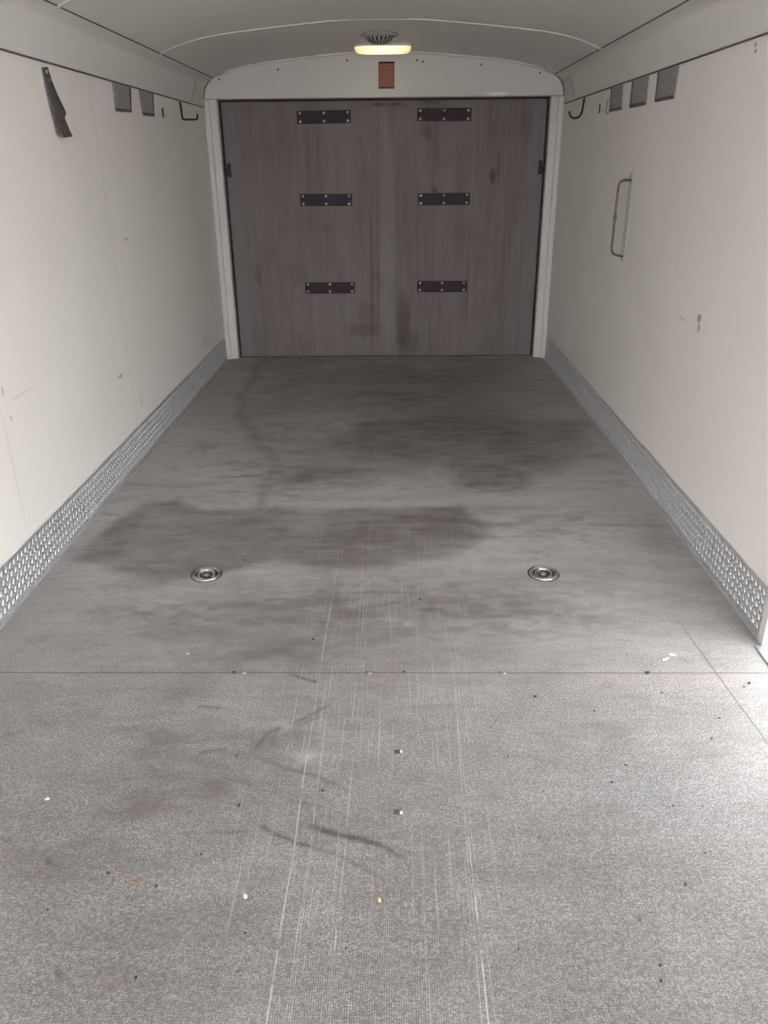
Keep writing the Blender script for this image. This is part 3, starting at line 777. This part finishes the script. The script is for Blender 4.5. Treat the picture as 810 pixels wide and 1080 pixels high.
# J hooks
def hook(s, pts, label, cat='hook'):
    root = empty('wall_hook', (s * HW, 0, 0))
    y = pts[0][1]
    bm = bmesh.new(); add_box(bm, (-s * 0.0003, y - 0.010, 1.695), (-s * 0.004, y + 0.010, 1.722)); from_bm('hook_plate', bm, M_rubber, root, bevel=0.001)
    bm = bmesh.new(); add_tube(bm, smooth_path(pts), 0.0058, 10); from_bm('hook_wire', bm, M_rubber, root, True)
    tag(root, label, cat, 'black wall hooks near the end door')
hook(-1, [(0.006, 5.27, 1.715), (0.007, 5.27, 1.68), (0.010, 5.27, 1.635), (0.020, 5.27, 1.626), (0.045, 5.27, 1.625), (0.085, 5.27, 1.625), (0.098, 5.27, 1.630), (0.102, 5.27, 1.655)], 'black square J-shaped hook on the left wall beside the end door')
hook(1, [(-0.006, 5.30, 1.715), (-0.008, 5.30, 1.68), (-0.012, 5.30, 1.645), (-0.024, 5.30, 1.622), (-0.050, 5.30, 1.612), (-0.078, 5.30, 1.622), (-0.090, 5.30, 1.650)], 'black rounded J-shaped hook on the right wall beside the end door')
# small dark wall pins
for s, lab in ((-1, 'thin dark pin on the left wall between the hook and the grey flaps'), (1, 'thin dark pin on the right wall between the hook and the grey flaps')):
    bm = bmesh.new(); y = 4.854 if s < 0 else 4.886
    add_tube(bm, [(s * (HW - 0.0036), y, 1.664), (s * (HW - 0.0036), y, 1.662), (s * (HW - 0.0036), y, 1.618), (s * (HW - 0.0036), y, 1.616)], [0.0015, 0.0034, 0.0034, 0.0015], 8)
    tag(from_bm('wall_pin', bm, M_rubber, smooth=True), lab, 'pin')
# curl of thin wire beneath the farthest right flap
bm = bmesh.new()
add_tube(bm, smooth_path([(HW - 0.006, 4.70, 1.675), (HW - 0.008, 4.712, 1.63), (HW - 0.016, 4.67, 1.606), (HW - 0.012, 4.61, 1.612), (HW - 0.010, 4.60, 1.64)]), 0.0018, 8)
tag(from_bm('wire_clip', bm, M_flapd, smooth=True), 'thin curled wire clip beside the last grey flap on the right wall', 'clip')

# grab handle on the right wall
root = empty('grab_handle', (HW, 4.10, 0.935))
bm = bmesh.new()
for (a_, b_) in (((-0.0003, -0.028, -0.022), (-0.0025, 0.040, 0.385)),): add_box(bm, a_, b_)
from_bm('mounting_plate', bm, M_jamb, root, bevel=0.0015, seg=2)
bm = bmesh.new()
bar = smooth_path([(-0.003, 0.0, 0.352), (-0.030, 0.0, 0.355), (-0.052, 0.0, 0.345), (-0.060, 0.0, 0.315), (-0.062, 0.0, 0.18), (-0.062, 0.0, 0.06), (-0.060, 0.0, 0.030), (-0.045, 0.0, 0.012), (-0.003, 0.0, 0.002)], 6)
add_tube(bm, bar, 0.0056, 10)
from_bm('handle_bar', bm, M_darksteel, root, True)
bm = bmesh.new(); add_tube(bm, [(-0.0615, 0, 0.172), (-0.0615, 0, 0.176), (-0.0615, 0, 0.196), (-0.0615, 0, 0.20)], [0.005, 0.008, 0.008, 0.005], 12)
from_bm('collar', bm, M_darksteel, root, True)
for pz in (-0.008, 0.372): stud('screw', (-0.004, 0.0, pz), 0.006, root, M_bolt, '-x', 0.003)
tag(root, 'slim metal grab handle on a white plate on the right wall', 'handle')

# floor tie-downs
def make_tie():
    root = empty('floor_tie_down', (0, 0, 0))
    bm = bmesh.new(); add_lathe(bm, [(0.0385, -0.004), (0.0385, 0.003), (0.0400, 0.0052), (0.0420, 0.0045), (0.0435, 0.0022), (0.0465, 0.0022), (0.0480, 0.0050), (0.0500, 0.0055), (0.0520, 0.0040), (0.053, 0.0004)], 48)
    from_bm('flange', bm, M_zincb, root, True)
    bm = bmesh.new(); add_lathe(bm, [(0.0525, 0.0014), (0.0570, 0.0014), (0.0580, 0.0003)], 48)  # dark disc modelled in for the thick shadow beneath the flange
    from_bm('shadow_ring', bm, M_rubber, root, True)
    bm = bmesh.new(); add_lathe(bm, [(0, -0.017), (0.020, -0.017), (0.032, -0.014), (0.0384, -0.004), (0.0384, 0.001)], 48)
    from_bm('dish', bm, M_darksteel, root, True)
    bm = bmesh.new()
    pts = [(0.029 * math.cos(a), 0.029 * math.sin(a) - 0.001, 0.001 + 0.004 * math.sin(a)) for a in np.linspace(0, 2 * math.pi, 33)]
    add_tube(bm, pts, 0.0036, 10, False); bmesh.ops.remove_doubles(bm, verts=bm.verts, dist=0.0004)
    from_bm('ring', bm, M_chrome, root, True)
    bm = bmesh.new(); add_box(bm, (-0.030, -0.006, -0.012), (0.030, 0.005, -0.002)); from_bm('ring_bracket', bm, M_darksteel, root, bevel=0.003)
    bm = bmesh.new(); add_lathe(bm, [(0, 0.002), (0.007, 0.002), (0.010, -0.001), (0.010, -0.006)], 6); from_bm('bolt', bm, M_chrome, root)
    return root
tl = ['round steel tie-down ring in the floor, left of centre, beside the dark stain',
      'round steel tie-down ring in the floor, right of the middle, on clean grey floor',
      'small round tie-down ring at the foot of the end door, left half',
      'small round tie-down ring at the foot of the end door, right half']
t0 = make_tie()
for i, (x, y) in enumerate(TIES):
    r = t0 if i == 0 else copy_tree(t0)
    r.location = (x, y, 0); r.rotation_euler = (0, 0, (0.15, -0.35, 0.05, 0.1)[i])
    tag(r, tl[i], 'tie-down ring', 'floor tie-down rings')

# ------------------------------------------------------------------ bits on the floor
def lump(name, x, y, sx, sy, sz, mat, seed, rz=0.0):
    r = random.Random(seed)
    bm = bmesh.new(); bmesh.ops.create_icosphere(bm, subdivisions=2, radius=1)
    for v in bm.verts:
        n = v.co.normalized(); f = 1 + 0.22 * math.sin(3.1 * n.x + seed) * math.cos(2.7 * n.y - seed) + r.uniform(-.08, .08)
        v.co = Vector((n.x * sx * f, n.y * sy * f, max(-0.7, n.z * f) * sz))
    zmin = min(v.co.z for v in bm.verts)
    for v in bm.verts: v.co.z -= zmin
    o = from_bm(name, bm, mat); o.location = (x, y, 0.0002); o.rotation_euler = (0, 0, rz)
    return o
# two dark stubs on the centre line, their highlights modelled as pale ends
for (x, y, rz, lab) in ((0.082, 1.563, 0.1, 'short black plastic stub with a modelled highlight on its end, the farther of two on the centre line'), (0.081, 1.360, -0.2, 'short black plastic stub with a modelled highlight on its end, the nearer of two on the centre line')):
    root = empty('plastic_stub', (x, y, 0.0045)); root.rotation_euler = (0, 0, rz)
    bm = bmesh.new(); add_tube(bm, [(-0.010, 0, 0), (-0.008, 0, 0), (0.004, 0, 0), (0.005, 0, 0)], [0.003, 0.0042, 0.0042, 0.0038], 12); from_bm('stub_body', bm, M_grit, root, True)
    bm = bmesh.new(); add_tube(bm, [(0.005, 0, 0), (0.009, 0, 0), (0.0105, 0, 0)], [0.0038, 0.0036, 0.002], 12); from_bm('glint', bm, M_chip, root, True)
    tag(root, lab, 'plastic stub', 'black stubs on the floor')
# screw heads in the floor joint
for x, lab in ((-0.404, 'floor screw head in the joint, leftmost, one of a close pair'), (-0.374, 'floor screw head in the joint, right one of the close pair'), (-0.003, 'floor screw head in the joint on the centre line'),
               (0.394, 'floor screw head in the joint, right of the centre line'), (0.817, 'floor screw head in the joint, the rightmost')):
    bm = bmesh.new(); add_lathe(bm, [(0, 0.0015), (0.0025, 0.0012), (0.003, 0.003), (0.0065, 0.002), (0.0075, 0.0)], 14)
    o = from_bm('floor_screw', bm, M_zinc if x in (-0.374, -0.003, 0.394) else M_darksteel, smooth=True); o.location = (x, 1.905, 0.0003)
    tag(o, lab, 'screw', 'screws in the floor joint')
tag(lump('white_chip', 0.890, 1.972, .012, .005, .003, M_chip, 3, .4), 'larger elongated white chip on the bright floor near the side door', 'chip')
tag(lump('white_chip', 0.918, 1.995, .010, .0045, .003, M_chip, 5, -.2), 'white chip on the bright floor, the one closer to the side door of a pair', 'chip')
tag(lump('white_chip', -0.754, 1.400, .0055, .005, .003, M_chip, 8, .4), 'pale chip on the floor at far left below the joint', 'chip')
tag(lump('white_chip', -0.234, 1.133, .004, .006, .003, M_chip, 9, .4), 'pale chip on the near floor, left of the long pale scratches', 'chip')
tag(lump('yellow_chip', 0.042, 1.126, .004, .006, .003, simple('yellowish_chip', (0.55, 0.42, 0.22), .7, 0, .2, 200), 10, .3), 'small yellowish chip on the near floor by the centre line', 'chip')
tag(lump('yellow_chip', -0.565, 2.0, .004, .004, .002, M_chip, 12, .3), 'tiny pale chip on the floor just behind the joint at left', 'chip')
def leaf(x, y, rz, seed):
    r = random.Random(seed); bm = bmesh.new(); ring = []; n = 14
    c0 = bm.verts.new((0, 0, 0.003)); c1 = bm.verts.new((0, 0, 0.0022))
    A_, B_ = [], []
    for i in range(n):
        a = 2 * math.pi * i / n; rr = 0.012 * (0.65 + 0.35 * abs(math.cos(a))) * r.uniform(.7, 1.15)
        p = Vector((rr * math.cos(a), rr * 0.7 * math.sin(a), 0.001 + r.uniform(0, .004)))
        A_.append(bm.verts.new(p + Vector((0, 0, .0008)))); B_.append(bm.verts.new(p))
    for i in range(n):
        j = (i + 1) % n
        bm.faces.new((c0, A_[i], A_[j])); bm.faces.new((c1, B_[j], B_[i])); bm.faces.new((A_[i], B_[i], B_[j], A_[j]))
    o = from_bm('leaf_scrap', bm, M_leaf); o.location = (x, y, 0.0); o.rotation_euler = (0, 0, rz); return o
tag(leaf(-0.468, 1.169, .3, 2), 'crumpled brown leaf scrap on the near left floor', 'leaf scrap')
crumbs = [(0.397, 1.292, 5), (1.093, 1.854, 6), (1.072, 1.838, 4), (0.561, 1.085, 5), (0.571, 0.989, 4), (0.563, 0.958, 4), (0.724, 1.386, 4),
          (-0.538, 1.190, 5), (-0.425, 1.157, 5), (-0.217, 0.967, 7), (-0.407, 0.957, 5), (-0.293, 1.382, 5), (-0.297, 1.226, 5), (0.468, 1.792, 6),
          (0.829, 1.810, 5), (0.792, 1.386, 3), (-0.185, 2.08, 5), (0.16, 2.33, 5), (0.09, 2.25, 4), (-0.50, 2.62, 4), (-0.35, 1.24, 4), (0.65, 1.52, 5),
          (0.60, 1.46, 4), (0.62, 1.73, 4), (0.545, 1.78, 3), (-0.10, 1.43, 5), (0.33, 1.66, 3), (0.46, 1.31, 3), (-0.33, 1.55, 4), (-0.16, 1.86, 4),
          (-0.06, 1.905, 4), (0.10, 1.908, 5), (-0.22, 1.05, 4), (0.75, 1.25, 4), (0.68, 1.17, 4), (-0.63, 1.10, 3), (0.20, 1.12, 4), (0.31, 1.02, 3),
          (0.36, 1.55, 3), (0.43, 1.43, 3), (-0.62, 1.62, 3), (-0.02, 1.02, 3), (0.48, 0.93, 3), (0.9, 1.62, 4), (0.95, 1.70, 4), (0.84, 1.55, 3)]
for i, (x, y, s_) in enumerate(crumbs):
    o = lump('grit_crumb', x, y, s_ * 0.00085, s_ * 0.0006, s_ * 0.0005, M_grit if i % 3 else M_greygrit, 40 + i, rnd.uniform(0, 3))
    tag(o, 'tiny dark crumb of grit lying on the grey floor', 'grit', 'dark crumbs of grit on the floor')
